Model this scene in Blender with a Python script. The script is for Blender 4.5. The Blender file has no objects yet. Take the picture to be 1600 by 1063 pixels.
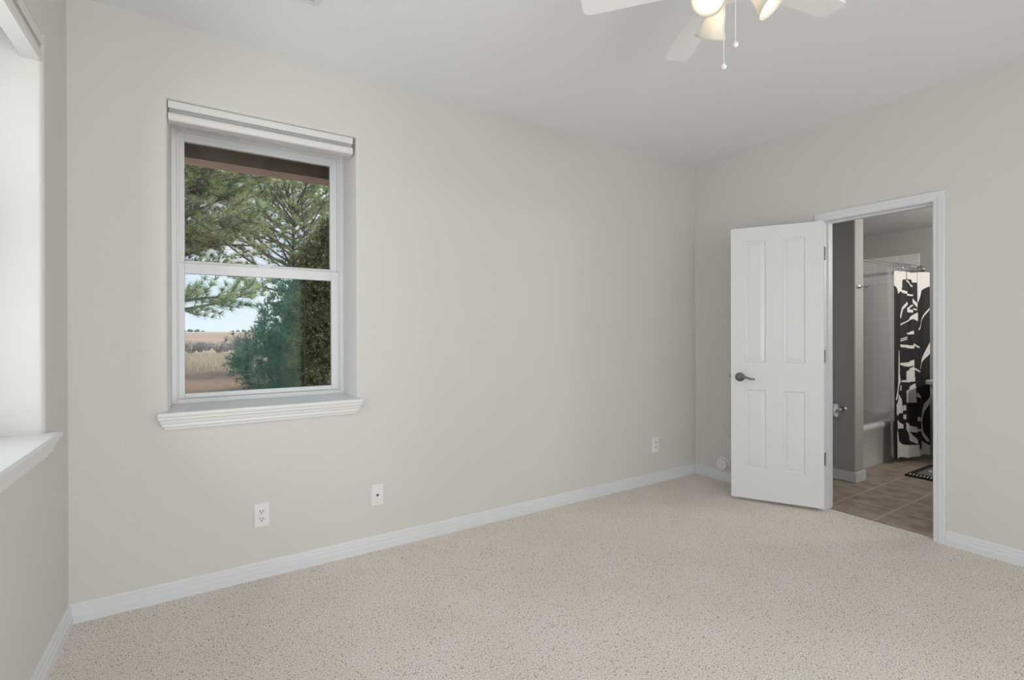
import bpy, bmesh, math, random
import numpy as np
from mathutils import Vector, Matrix

C = bpy.context.scene.collection
scene = bpy.context.scene
PI = math.pi

# ------------------------------------------------------------------ camera
F_PX, CY = 758.4, 520.62
PITCH, ROLL, YAW = -0.0016, -0.0024, 0.5611
LX_ = 4.226
CAM = Vector((0.5135, -2.8156, 1.2647))
fw = Vector((math.sin(YAW)*math.cos(PITCH), math.cos(YAW)*math.cos(PITCH), math.sin(PITCH)))
r0 = Vector((math.cos(YAW), -math.sin(YAW), 0.0))
u0 = r0.cross(fw)
rr = r0*math.cos(ROLL) + u0*math.sin(ROLL)
uu = u0*math.cos(ROLL) - r0*math.sin(ROLL)
cam_data = bpy.data.cameras.new('camera')
cam_data.sensor_width = 36.0
cam_data.lens = F_PX/1600*36.0
cam_data.shift_y = (CY-531.5)/1600.0
cam_data.clip_start = 0.02
cam_data.clip_end = 3000
cam = bpy.data.objects.new('camera', cam_data)
C.objects.link(cam)
M = Matrix((rr, uu, -fw)).transposed().to_4x4()
M.translation = CAM
cam.matrix_world = M
scene.camera = cam

# ------------------------------------------------------------------ exposure
vs = scene.view_settings
scene.display_settings.display_device = 'sRGB'
vs.view_transform = 'Standard'
vs.look = 'None'
vs.gamma = 1.0
vs.use_curve_mapping = False
vs.exposure = 0.06
scene.cycles.max_bounces = 14
scene.cycles.diffuse_bounces = 8
scene.cycles.transparent_max_bounces = 24
scene.cycles.caustics_reflective = False
scene.cycles.caustics_refractive = False

# ------------------------------------------------------------------ sky
SKY = 1.0
w = bpy.data.worlds.new('sky')
scene.world = w
w.use_nodes = True
nt = w.node_tree
nt.nodes.clear()
out = nt.nodes.new('ShaderNodeOutputWorld')
bg = nt.nodes.new('ShaderNodeBackground')
tc = nt.nodes.new('ShaderNodeTexCoord')
sep = nt.nodes.new('ShaderNodeSeparateXYZ')
rampz = nt.nodes.new('ShaderNodeValToRGB')
noi = nt.nodes.new('ShaderNodeTexNoise')
noi.inputs['Scale'].default_value = 7.0
noi.inputs['Detail'].default_value = 5.0
rampn = nt.nodes.new('ShaderNodeValToRGB')
mix = nt.nodes.new('ShaderNodeMix')
mix.data_type = 'RGBA'
nt.links.new(tc.outputs['Generated'], sep.inputs[0])
nt.links.new(sep.outputs['Z'], rampz.inputs[0])
e = rampz.color_ramp.elements
e[0].position = 0.0; e[0].color = (0.80, 0.86, 0.94, 1)
e[1].position = 0.45; e[1].color = (0.36, 0.56, 0.92, 1)
m_ = rampz.color_ramp.elements.new(0.12); m_.color = (0.70, 0.79, 0.94, 1)
nt.links.new(tc.outputs['Generated'], noi.inputs['Vector'])
nt.links.new(noi.outputs[0], rampn.inputs[0])
rampn.color_ramp.elements[0].position = 0.40
rampn.color_ramp.elements[1].position = 0.60
nt.links.new(rampn.outputs[0], mix.inputs[0])
nt.links.new(rampz.outputs[0], mix.inputs[6])
mix.inputs[7].default_value = (0.90, 0.92, 0.97, 1)
nt.links.new(mix.outputs[2], bg.inputs[0])
bg.inputs[1].default_value = SKY
nt.links.new(bg.outputs[0], out.inputs[0])

# ------------------------------------------------------------------ daylight through the windows, plus added fill
def area(name, loc, target, sx, sy, power, col=(1, 1, 1)):
    l = bpy.data.lights.new(name, 'AREA')
    l.shape = 'RECTANGLE'; l.size = sx; l.size_y = sy; l.energy = power; l.color = col
    o = bpy.data.objects.new(name, l); C.objects.link(o)
    o.location = loc
    o.rotation_euler = (Vector(target)-Vector(loc)).to_track_quat('-Z', 'Y').to_euler()
    return o
sun = bpy.data.lights.new('hazy_sun', 'SUN'); sun.energy = 3.6; sun.angle = math.radians(25); sun.color = (1.0, 0.95, 0.88)
so = bpy.data.objects.new('hazy_sun', sun); C.objects.link(so)
so.rotation_euler = Vector((-0.30, 0.55, -0.85)).to_track_quat('-Z', 'Y').to_euler()
area('daylight_left_window', (-0.47, -0.80, 1.63), (1.0, -0.80, 1.63), 0.87, 1.46, 14, (0.99, 0.99, 1.0))
area('fill_left_added_window', (-0.47, -3.9, 1.63), (1.0, -3.9, 1.63), 1.4, 1.46, 13, (0.99, 0.99, 1.0))  # added fill from an unseen opening, brightens the door wall
area('daylight_rear_window', (1.035, -5.29, 1.2), (1.035, 0, 1.7), 1.67, 2.2, 73, (1.0, 0.985, 0.965))
area('fill_side_added_window', (LX_+0.42, -4.25, 1.2), (0, -4.0, 2.0), 1.2, 2.1, 64, (1.0, 0.985, 0.965))  # added fill from an unseen opening, lifts the left wall

# ------------------------------------------------------------------ materials
def mat(name, col, rough=0.6, metal=0.0, spec=None, noise=None, bump=None, alpha=None, sub=None, emit=None, coat=0):
    """noise=(scale, colour2, lo, hi[, detail])  bump=(scale, strength, distance)"""
    m = bpy.data.materials.new(name)
    m.use_nodes = True
    n = m.node_tree.nodes; L = m.node_tree.links
    b = n['Principled BSDF']
    b.inputs['Base Color'].default_value = (*col, 1)
    b.inputs['Roughness'].default_value = rough
    b.inputs['Metallic'].default_value = metal
    if spec is not None: b.inputs['Specular IOR Level'].default_value = spec
    if coat: b.inputs['Coat Weight'].default_value = coat
    if emit:
        b.inputs['Emission Color'].default_value = (*emit[0], 1)
        b.inputs['Emission Strength'].default_value = emit[1]
    if noise or bump:
        t = n.new('ShaderNodeTexCoord')
    if noise:
        x = n.new('ShaderNodeTexNoise'); x.inputs['Scale'].default_value = noise[0]
        x.inputs['Detail'].default_value = noise[4] if len(noise) > 4 else 3
        L.new(t.outputs['Object'], x.inputs['Vector'])
        rp = n.new('ShaderNodeValToRGB')
        rp.color_ramp.elements[0].position = noise[2]; rp.color_ramp.elements[0].color = (*noise[1], 1)
        rp.color_ramp.elements[1].position = noise[3]; rp.color_ramp.elements[1].color = (*col, 1)
        L.new(x.outputs[0], rp.inputs[0]); L.new(rp.outputs[0], b.inputs['Base Color'])
    if bump:
        x = n.new('ShaderNodeTexNoise'); x.inputs['Scale'].default_value = bump[0]; x.inputs['Detail'].default_value = 2
        L.new(t.outputs['Object'], x.inputs['Vector'])
        bp = n.new('ShaderNodeBump'); bp.inputs['Strength'].default_value = bump[1]; bp.inputs['Distance'].default_value = bump[2]
        L.new(x.outputs[0], bp.inputs['Height']); L.new(bp.outputs[0], b.inputs['Normal'])
    return m

WALL = mat('greige_wall_paint', (0.635, 0.623, 0.603), 0.75, bump=(85, 0.22, 0.004), spec=0.3)
CEIL = mat('white_ceiling_paint', (0.80, 0.81, 0.83), 0.85, bump=(70, 0.2, 0.004), spec=0.2)
TRIM = mat('white_trim_paint', (0.685, 0.70, 0.72), 0.45, bump=(30, 0.05, 0.002))
SILLP = mat('white_sill_paint', (0.74, 0.74, 0.735), 0.4, bump=(30, 0.05, 0.002))
REVEAL = mat('reveal_painted_daylight', (0.80, 0.79, 0.77), 0.7, bump=(85, 0.22, 0.004), spec=0.3)  # wall paint lightened; daylight on the recess sides is put into the colour
VINYL = mat('white_window_vinyl', (0.74, 0.745, 0.76), 0.4)
DOORP = mat('white_door_paint', (0.71, 0.72, 0.735), 0.28, bump=(18, 0.03, 0.002))
SHADE = mat('white_shade_fabric', (0.70, 0.69, 0.675), 0.6)
SHADEG = mat('grey_shade_groove', (0.50, 0.505, 0.51), 0.7)
PLATE = mat('white_plastic', (0.76, 0.76, 0.77), 0.35)
PLATE2 = mat('white_plastic_socket', (0.72, 0.72, 0.73), 0.35)
DARK = mat('dark_slot', (0.02, 0.02, 0.02), 0.6)
NICKEL = mat('dark_nickel', (0.22, 0.21, 0.205), 0.2, 1.0)
HINGE = mat('hinge_metal', (0.20, 0.19, 0.19), 0.4, 1.0)
CHROME = mat('chrome', (0.75, 0.75, 0.76), 0.12, 1.0)
FANW = mat('white_fan_enamel', (0.89, 0.895, 0.905), 0.5)
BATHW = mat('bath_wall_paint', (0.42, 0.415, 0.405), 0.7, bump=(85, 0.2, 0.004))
TUBM = mat('white_tub_enamel', (0.66, 0.66, 0.66), 0.2, coat=0.3)
PORC = mat('white_porcelain', (0.70, 0.70, 0.69), 0.15, coat=0.4)
CLW = mat('curtain_white', (0.68, 0.66, 0.64), 0.8, bump=(300, 0.1, 0.001))
CLB = mat('curtain_black', (0.006, 0.006, 0.007), 0.7, bump=(300, 0.1, 0.001))
PAPER = mat('white_paper', (0.70, 0.70, 0.69), 0.9)
BARK = mat('pine_bark', (0.16, 0.125, 0.10), 0.9, noise=(6, (0.07, 0.055, 0.045), 0.35, 0.65), bump=(12, 0.8, 0.03))
TWIG = mat('grey_twig_bark', (0.20, 0.165, 0.15), 0.9)
BEAMW = mat('stained_porch_wood', (0.34, 0.28, 0.235), 0.8, noise=(5, (0.20, 0.165, 0.14), 0.35, 0.7), bump=(20, 0.3, 0.01))
BEAMU = mat('pale_porch_wood', (0.80, 0.67, 0.58), 0.8, noise=(5, (0.66, 0.55, 0.47), 0.35, 0.7))
STUCCO = mat('tan_stucco', (0.42, 0.35, 0.28), 0.9, bump=(60, 0.4, 0.01))
PINE = mat('pine_needles', (0.50, 0.56, 0.30), 0.6, noise=(1.7, (0.30, 0.39, 0.22), 0.38, 0.62), spec=0.3)
SPRUCE = mat('teal_evergreen_needles', (0.20, 0.31, 0.23), 0.6, noise=(2.2, (0.08, 0.15, 0.115), 0.38, 0.62), spec=0.3)
JUNI = mat('olive_juniper_needles', (0.22, 0.22, 0.11), 0.65, noise=(2.6, (0.11, 0.11, 0.065), 0.38, 0.62), spec=0.3)
SCRUB = mat('bare_grey_scrub', (0.34, 0.28, 0.285), 0.9, noise=(0.8, (0.22, 0.18, 0.19), 0.35, 0.65))
FARTREE = mat('far_tree_leaf', (0.13, 0.13, 0.16), 0.9)
DRYGR = mat('dry_grass_blade', (0.47, 0.375, 0.285), 0.9, noise=(0.6, (0.36, 0.275, 0.21), 0.35, 0.65))

def glass(name, tint, ior=1.2, refl=(1, 1, 1)):
    m = bpy.data.materials.new(name); m.use_nodes = True
    n = m.node_tree.nodes; L = m.node_tree.links; n.clear()
    o = n.new('ShaderNodeOutputMaterial'); mx = n.new('ShaderNodeMixShader')
    t = n.new('ShaderNodeBsdfTransparent'); t.inputs[0].default_value = (*tint, 1)
    g = n.new('ShaderNodeBsdfGlossy'); g.inputs['Roughness'].default_value = 0.02
    f = n.new('ShaderNodeFresnel'); f.inputs[0].default_value = ior; g.inputs[0].default_value = (*refl, 1)
    L.new(f.outputs[0], mx.inputs[0]); L.new(t.outputs[0], mx.inputs[1]); L.new(g.outputs[0], mx.inputs[2])
    L.new(mx.outputs[0], o.inputs[0])
    return m
GLASS = glass('clear_glass', (0.97, 0.985, 0.98))
GLASST = glass('green_tinted_glass', (0.95, 0.985, 0.98), 1.12, (0.45, 1.0, 0.85))

def translucent(name, col, fac, rough=0.5, emit=None):
    m = bpy.data.materials.new(name); m.use_nodes = True
    n = m.node_tree.nodes; L = m.node_tree.links
    b = n['Principled BSDF']; b.inputs['Base Color'].default_value = (*col, 1); b.inputs['Roughness'].default_value = rough
    o = n['Material Output']; mx = n.new('ShaderNodeMixShader'); t = n.new('ShaderNodeBsdfTranslucent')
    t.inputs[0].default_value = (*col, 1); mx.inputs[0].default_value = fac
    L.new(b.outputs[0], mx.inputs[1]); L.new(t.outputs[0], mx.inputs[2]); L.new(mx.outputs[0], o.inputs[0])
    return m
FROST = translucent('frosted_cream_glass', (0.84, 0.80, 0.72), 0.30, 0.3)
LINER = glass('clear_vinyl_liner', (0.92, 0.92, 0.92), 1.05)
_ln = LINER.node_tree; _d = _ln.nodes.new('ShaderNodeBsdfDiffuse'); _d.inputs[0].default_value = (0.6, 0.6, 0.6, 1); _m = _ln.nodes.new('ShaderNodeMixShader'); _m.inputs[0].default_value = 0.20
_o = [n_ for n_ in _ln.nodes if n_.type == 'OUTPUT_MATERIAL'][0]; _src = _o.inputs[0].links[0].from_socket
_ln.links.new(_src, _m.inputs[1]); _ln.links.new(_d.outputs[0], _m.inputs[2]); _ln.links.new(_m.outputs[0], _o.inputs[0])
BULB = mat('lit_bulb', (1, 0.97, 0.9), 0.4, emit=((1.0, 0.96, 0.91), 4.5))

# carpet: beige loop pile with darker flecks
def carpet_mat():
    m = bpy.data.materials.new('beige_carpet'); m.use_nodes = True
    n = m.node_tree.nodes; L = m.node_tree.links; b = n['Principled BSDF']
    b.inputs['Roughness'].default_value = 0.95; b.inputs['Specular IOR Level'].default_value = 0.1
    t = n.new('ShaderNodeTexCoord')
    def tex(s, d):
        x = n.new('ShaderNodeTexNoise'); x.inputs['Scale'].default_value = s; x.inputs['Detail'].default_value = d
        L.new(t.outputs['Object'], x.inputs['Vector']); return x
    a = tex(170, 3); ra = n.new('ShaderNodeValToRGB')
    ra.color_ramp.elements[0].position = 0.38; ra.color_ramp.elements[0].color = (0.57, 0.525, 0.48, 1)
    ra.color_ramp.elements[1].position = 0.60; ra.color_ramp.elements[1].color = (0.90, 0.845, 0.79, 1)
    L.new(a.outputs[0], ra.inputs[0])
    v = n.new('ShaderNodeTexVoronoi'); v.inputs['Scale'].default_value = 120
    L.new(t.outputs['Object'], v.inputs['Vector'])
    sc = n.new('ShaderNodeSeparateColor'); L.new(v.outputs['Color'], sc.inputs[0])
    fl = n.new('ShaderNodeMath'); fl.operation = 'GREATER_THAN'; fl.inputs[1].default_value = 0.82
    L.new(sc.outputs[0], fl.inputs[0])
    near = n.new('ShaderNodeMath'); near.operation = 'LESS_THAN'; near.inputs[1].default_value = 0.35
    L.new(v.outputs['Distance'], near.inputs[0])
    mu = n.new('ShaderNodeMath'); mu.operation = 'MULTIPLY'; L.new(fl.outputs[0], mu.inputs[0]); L.new(near.outputs[0], mu.inputs[1])
    mu2 = n.new('ShaderNodeMath'); mu2.operation = 'MULTIPLY'; mu2.inputs[1].default_value = 0.85; L.new(mu.outputs[0], mu2.inputs[0])
    mx = n.new('ShaderNodeMix'); mx.data_type = 'RGBA'
    L.new(mu2.outputs[0], mx.inputs[0]); L.new(ra.outputs[0], mx.inputs[6]); mx.inputs[7].default_value = (0.22, 0.18, 0.145, 1)
    big = tex(3.2, 2); rb = n.new('ShaderNodeValToRGB')
    rb.color_ramp.elements[0].position = 0.35; rb.color_ramp.elements[0].color = (0.955, 0.945, 0.935, 1)
    rb.color_ramp.elements[1].position = 0.65; rb.color_ramp.elements[1].color = (1, 0.985, 1.0, 1)
    L.new(big.outputs[0], rb.inputs[0])
    ml = n.new('ShaderNodeMix'); ml.data_type = 'RGBA'; ml.blend_type = 'MULTIPLY'; ml.inputs[0].default_value = 1
    L.new(mx.outputs[2], ml.inputs[6]); L.new(rb.outputs[0], ml.inputs[7]); L.new(ml.outputs[2], b.inputs['Base Color'])
    bp = n.new('ShaderNodeBump'); bp.inputs['Strength'].default_value = 0.55; bp.inputs['Distance'].default_value = 0.006
    L.new(a.outputs[0], bp.inputs['Height']); L.new(bp.outputs[0], b.inputs['Normal'])
    return m
CARPET = carpet_mat()

def tile_mat(name, c1, c2, grout, size, mortar, loc, rough=0.45, mottle=9, vertical=False):
    m = bpy.data.materials.new(name); m.use_nodes = True
    n = m.node_tree.nodes; L = m.node_tree.links; b = n['Principled BSDF']; b.inputs['Roughness'].default_value = rough
    t = n.new('ShaderNodeTexCoord'); mp = n.new('ShaderNodeMapping')
    mp.inputs['Location'].default_value = loc
    if vertical: mp.inputs['Rotation'].default_value = (0, PI/2, PI/2)
    L.new(t.outputs['Object'], mp.inputs['Vector'])
    br = n.new('ShaderNodeTexBrick'); br.offset = 0.0
    br.inputs['Scale'].default_value = 1.0; br.inputs['Brick Width'].default_value = size; br.inputs['Row Height'].default_value = size
    br.inputs['Mortar Size'].default_value = mortar; br.inputs['Mortar Smooth'].default_value = 0.1
    br.inputs['Mortar'].default_value = (*grout, 1)
    L.new(mp.outputs[0], br.inputs['Vector'])
    x = n.new('ShaderNodeTexNoise'); x.inputs['Scale'].default_value = mottle; x.inputs['Detail'].default_value = 5
    L.new(t.outputs['Object'], x.inputs['Vector'])
    rp = n.new('ShaderNodeValToRGB'); rp.color_ramp.elements[0].position = 0.35; rp.color_ramp.elements[1].position = 0.65
    rp.color_ramp.elements[0].color = (*c1, 1); rp.color_ramp.elements[1].color = (*c2, 1)
    L.new(x.outputs[0], rp.inputs[0]); L.new(rp.outputs[0], br.inputs['Color1']); L.new(rp.outputs[0], br.inputs['Color2'])
    L.new(br.outputs['Color'], b.inputs['Base Color'])
    return m
FTILE = tile_mat('brown_floor_tile', (0.27, 0.215, 0.175), (0.40, 0.335, 0.285), (0.50, 0.43, 0.36), 0.30, 0.006, (-4.33+0.3*20, 1.348+0.3*20, 0))
WTILE = tile_mat('white_wall_tile', (0.66, 0.66, 0.66), (0.69, 0.69, 0.69), (0.76, 0.76, 0.76), 0.20, 0.004, (0, 0, 0), 0.2, vertical=True)

def ground_mat():
    m = bpy.data.materials.new('dry_prairie_ground'); m.use_nodes = True
    n = m.node_tree.nodes; L = m.node_tree.links; b = n['Principled BSDF']; b.inputs['Roughness'].default_value = 1.0
    b.inputs['Specular IOR Level'].default_value = 0.0
    t = n.new('ShaderNodeTexCoord'); s = n.new('ShaderNodeSeparateXYZ'); L.new(t.outputs['Object'], s.inputs[0])
    wob = n.new('ShaderNodeTexNoise'); wob.inputs['Scale'].default_value = 0.05; L.new(t.outputs['Object'], wob.inputs['Vector'])
    mr = n.new('ShaderNodeMapRange'); mr.inputs['From Min'].default_value = 0; mr.inputs['From Max'].default_value = 400
    L.new(s.outputs['Y'], mr.inputs['Value'])
    ad = n.new('ShaderNodeMath'); ad.operation = 'MULTIPLY_ADD'; ad.inputs[1].default_value = 0.02
    L.new(wob.outputs[0], ad.inputs[0]); L.new(mr.outputs[0], ad.inputs[2])
    rp = n.new('ShaderNodeValToRGB'); L.new(ad.outputs[0], rp.inputs[0])
    els = [(0.0, (.23, .145, .11)), (0.045, (.30, .19, .145)), (0.06, (.33, .215, .165)), (0.085, (.40, .30, .235)), (0.15, (.45, .355, .28)),
           (0.20, (.42, .30, .24)), (0.30, (.50, .36, .30)), (0.38, (.44, .285, .24)), (0.50, (.50, .39, .33)), (0.62, (.36, .25, .23)), (0.72, (.58, .50, .42)), (1.0, (.50, .42, .38))]
    ee = rp.color_ramp.elements
    ee[0].position, ee[0].color = els[0][0], (*els[0][1], 1); ee[1].position, ee[1].color = els[-1][0], (*els[-1][1], 1)
    for p, c in els[1:-1]:
        k = ee.new(p); k.color = (*c, 1)
    x = n.new('ShaderNodeTexNoise'); x.inputs['Scale'].default_value = 5.5; x.inputs['Detail'].default_value = 9; x.inputs['Roughness'].default_value = 0.85
    L.new(t.outputs['Object'], x.inputs['Vector'])
    r2 = n.new('ShaderNodeValToRGB'); r2.color_ramp.elements[0].position = 0.40; r2.color_ramp.elements[0].color = (.40, .36, .34, 1)
    r2.color_ramp.elements[1].position = 0.60; r2.color_ramp.elements[1].color = (1.25, 1.22, 1.2, 1)
    L.new(x.outputs[0], r2.inputs[0])
    mx = n.new('ShaderNodeMix'); mx.data_type = 'RGBA'; mx.blend_type = 'MULTIPLY'; mx.inputs[0].default_value = 0.85
    L.new(rp.outputs[0], mx.inputs[6]); L.new(r2.outputs[0], mx.inputs[7]); L.new(mx.outputs[2], b.inputs['Base Color'])
    return m
GROUND = ground_mat()

# ------------------------------------------------------------------ helpers
def new_obj(name, bm, material, parent=None, smooth=False, bevel=0, autos=None):
    me = bpy.data.meshes.new(name)
    bmesh.ops.recalc_face_normals(bm, faces=bm.faces)
    bm.to_mesh(me); bm.free()
    for m_ in (material if isinstance(material, (list, tuple)) else [material]): me.materials.append(m_)
    o = bpy.data.objects.new(name, me); C.objects.link(o)
    if parent is not None: o.parent = parent
    if smooth:
        for p in me.polygons: p.use_smooth = True
        if autos:
            md = o.modifiers.new('edge_split', 'EDGE_SPLIT'); md.split_angle = math.radians(autos)
    if bevel:
        md = o.modifiers.new('bevel', 'BEVEL'); md.width = bevel; md.segments = 3; md.limit_method = 'ANGLE'; md.angle_limit = math.radians(50)
    return o
def thing(name, label, cat, loc=(0, 0, 0), rotz=0, group=None, kind=None):
    o = bpy.data.objects.new(name, None); C.objects.link(o)
    o.empty_display_size = 0.05
    o.location = loc; o.rotation_euler = (0, 0, rotz)
    return tag(o, label, cat, group, kind)
def tag(o, label, cat, group=None, kind=None):
    o['label'] = label; o['category'] = cat
    if group: o['group'] = group
    if kind: o['kind'] = kind
    return o
def struct(o, label=None, cat=None):
    o['kind'] = 'structure'
    if label: o['label'] = label; o['category'] = cat
    return o
def box(bm, x0, x1, y0, y1, z0, z1, mi=0):
    v = [bm.verts.new(p) for p in ((x0,y0,z0),(x1,y0,z0),(x1,y1,z0),(x0,y1,z0),(x0,y0,z1),(x1,y0,z1),(x1,y1,z1),(x0,y1,z1))]
    for f in ((0,3,2,1),(4,5,6,7),(0,1,5,4),(1,2,6,5),(2,3,7,6),(3,0,4,7)):
        bm.faces.new([v[i] for i in f]).material_index = mi
def loft(bm, loops, closed=True, cap=True, mi=0):
    L = [[bm.verts.new(p) for p in lp] for lp in loops]
    n = len(L[0])
    for a, b in zip(L, L[1:]):
        for i in range(n if closed else n-1):
            j = (i+1) % n
            bm.faces.new((a[i], a[j], b[j], b[i])).material_index = mi
    if cap:
        bm.faces.new(L[0][::-1]).material_index = mi; bm.faces.new(L[-1]).material_index = mi
    return L
def lathe(bm, prof, center, axis=(0, 0, 1), seg=32, cap=True, mi=0):
    """prof: list of (radius, height along axis)"""
    ax = Vector(axis).normalized(); q = ax.to_track_quat('Z', 'Y'); c = Vector(center)
    loops = [[c + q @ Vector((r*math.cos(2*PI*k/seg), r*math.sin(2*PI*k/seg), h)) for k in range(seg)] for r, h in prof]
    loft(bm, loops, True, cap, mi)
def tube(bm, pts, rad, seg=8, mi=0):
    pts = [Vector(p) for p in pts]
    rads = rad if isinstance(rad, (list, tuple)) else [rad]*len(pts)
    loops = []; ref = None
    for i, p in enumerate(pts):
        t = (pts[min(i+1, len(pts)-1)] - pts[max(i-1, 0)]).normalized()
        if ref is None:
            ref = t.orthogonal().normalized()
        ref = (ref - t*ref.dot(t)).normalized(); b = t.cross(ref)
        loops.append([p + (ref*math.cos(2*PI*k/seg) + b*math.sin(2*PI*k/seg))*rads[i] for k in range(seg)])
    loft(bm, loops, True, True, mi)
def sphere(bm, c, r, seg=16, sz=1.0, mi=0):
    n = seg//2
    prof = [(max(1e-4, r*math.sin(PI*k/n)), -r*sz*math.cos(PI*k/n)) for k in range(n+1)]
    lathe(bm, prof, c, (0, 0, 1), seg, True, mi)

def wall_holes(name, O, U, V, N, u0, u1, v0, v1, thick, holes, material, bull=0.016, mats=None):
    """slab whose room face lies in O+uU+vV; the slab extends along N (away from the room); holes=(ua,ub,va,vb)"""
    O, U, V, N = Vector(O), Vector(U), Vector(V), Vector(N)
    us = sorted({u0, u1, *[h[0] for h in holes], *[h[1] for h in holes]})
    vss = sorted({v0, v1, *[h[2] for h in holes], *[h[3] for h in holes]})
    bm = bmesh.new(); cache = {}
    def vt(u, v, d):
        k = (round(u, 5), round(v, 5), round(d, 5))
        if k not in cache: cache[k] = bm.verts.new(O+U*u+V*v+N*d)
        return cache[k]
    def solid(a, b, c, d):
        um, vm = (a+b)/2, (c+d)/2
        if not (u0 < um < u1 and v0 < vm < v1): return False
        return not any(h[0] < um < h[1] and h[2] < vm < h[3] for h in holes)
    def cell(i, j):
        if i < 0 or j < 0 or i >= len(us)-1 or j >= len(vss)-1: return False
        return solid(us[i], us[i+1], vss[j], vss[j+1])
    for i in range(len(us)-1):
        for j in range(len(vss)-1):
            if not cell(i, j): continue
            a, b, c, d = us[i], us[i+1], vss[j], vss[j+1]
            bm.faces.new((vt(a,c,0), vt(b,c,0), vt(b,d,0), vt(a,d,0)))
            f = bm.faces.new((vt(a,c,thick), vt(a,d,thick), vt(b,d,thick), vt(b,c,thick))); f.material_index = 1 if mats else 0
            for (di, dj, p, q) in ((-1,0,(a,c),(a,d)), (1,0,(b,c),(b,d)), (0,-1,(a,c),(b,c)), (0,1,(a,d),(b,d))):
                if not cell(i+di, j+dj):
                    f = bm.faces.new((vt(*p,0), vt(*q,0), vt(*q,thick), vt(*p,thick)))
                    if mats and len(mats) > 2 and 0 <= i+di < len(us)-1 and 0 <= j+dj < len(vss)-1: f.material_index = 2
    bmesh.ops.recalc_face_normals(bm, faces=bm.faces)
    if bull and holes:
        es = []
        for ed in bm.edges:
            if len(ed.link_faces) == 2 and abs(ed.link_faces[0].normal.dot(ed.link_faces[1].normal)) < 0.1:
                ds = [(v.co-O).dot(N) for v in ed.verts]; uv = [((v.co-O).dot(U), (v.co-O).dot(V)) for v in ed.verts]
                if max(ds) < 1e-4 and any(all(h[0]-1e-4 <= a <= h[1]+1e-4 and h[2]-1e-4 <= b <= h[3]+1e-4 for a, b in uv) for h in holes):
                    es.append(ed)
        bmesh.ops.bevel(bm, geom=es, offset=bull, segments=5, profile=0.5, affect='EDGES')
    o = new_obj(name, bm, mats or material)
    return struct(o)

# ------------------------------------------------------------------ room shell
LX, H, RY = 4.226, 2.74, -5.0          # length of the window wall, ceiling height, rear wall
WD = 0.30                              # depth of the window recess
WX0, WX1, WZ0, WZ1 = 0.357, 1.234, 0.872, 2.376
DY0, DY1, DZ = -1.078, -1.686, 2.045   # door opening along the door wall
WT = 0.115
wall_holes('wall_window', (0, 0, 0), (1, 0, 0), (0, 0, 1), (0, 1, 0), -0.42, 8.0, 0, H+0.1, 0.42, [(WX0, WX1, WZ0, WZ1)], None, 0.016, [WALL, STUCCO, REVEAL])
wall_holes('wall_left', (0, 0, 0), (0, 1, 0), (0, 0, 1), (-1, 0, 0), RY, -0.0005, 0, H+0.1, 0.42, [(-1.229, -0.352, WZ0, WZ1), (-4.6, -3.2, WZ0, WZ1)], None, 0.016, [WALL, STUCCO])
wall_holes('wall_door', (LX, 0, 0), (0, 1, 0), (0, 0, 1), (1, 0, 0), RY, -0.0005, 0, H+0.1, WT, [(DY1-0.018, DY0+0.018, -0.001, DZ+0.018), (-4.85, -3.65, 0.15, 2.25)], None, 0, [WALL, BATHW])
wall_holes('wall_rear', (0, RY, 0), (1, 0, 0), (0, 0, 1), (0, -1, 0), -0.42, LX+0.2, 0, H+0.1, 0.25, [(0.2, 1.87, 0.06, 2.32)], WALL, 0)
bm = bmesh.new(); box(bm, -0.42, LX+0.2, RY-0.25, 0.42, H, H+0.2); struct(new_obj('ceiling', bm, CEIL))
bm = bmesh.new(); box(bm, 0, LX+0.045, RY, 0, -0.08, 0.0); struct(new_obj('floor', bm, CARPET))

# baseboards
BB = [(0.0, 0.0), (0.017, 0.0), (0.017, 0.004), (0.017, 0.034), (0.012, 0.041), (0.012, 0.056), (0.008, 0.063), (0.008, 0.073), (0.004, 0.082), (0.0, 0.084)]
def baseboard(name, A, B, nrm, material=TRIM, miter0=0, miter1=0, h=1.0):
    A, B, nrm = Vector(A), Vector(B), Vector(nrm); d = (B-A).normalized()
    bm = bmesh.new()
    loft(bm, [[A + nrm*p + Vector((0, 0, z*h)) + d*p*miter0 for p, z in BB], [B + nrm*p + Vector((0, 0, z*h)) - d*p*miter1 for p, z in BB]])
    return struct(new_obj(name, bm, material))
baseboard('baseboard_window', (0, 0, 0), (LX, 0, 0), (0, -1, 0), miter0=1, miter1=1)
baseboard('baseboard_left', (0, 0, 0), (0, RY, 0), (1, 0, 0), miter0=1)
baseboard('baseboard_door', (LX, 0, 0), (LX, DY0+0.061, 0), (-1, 0, 0), miter0=1)
baseboard('baseboard_right', (LX, DY1-0.061, 0), (LX, RY, 0), (-1, 0, 0))

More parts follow.
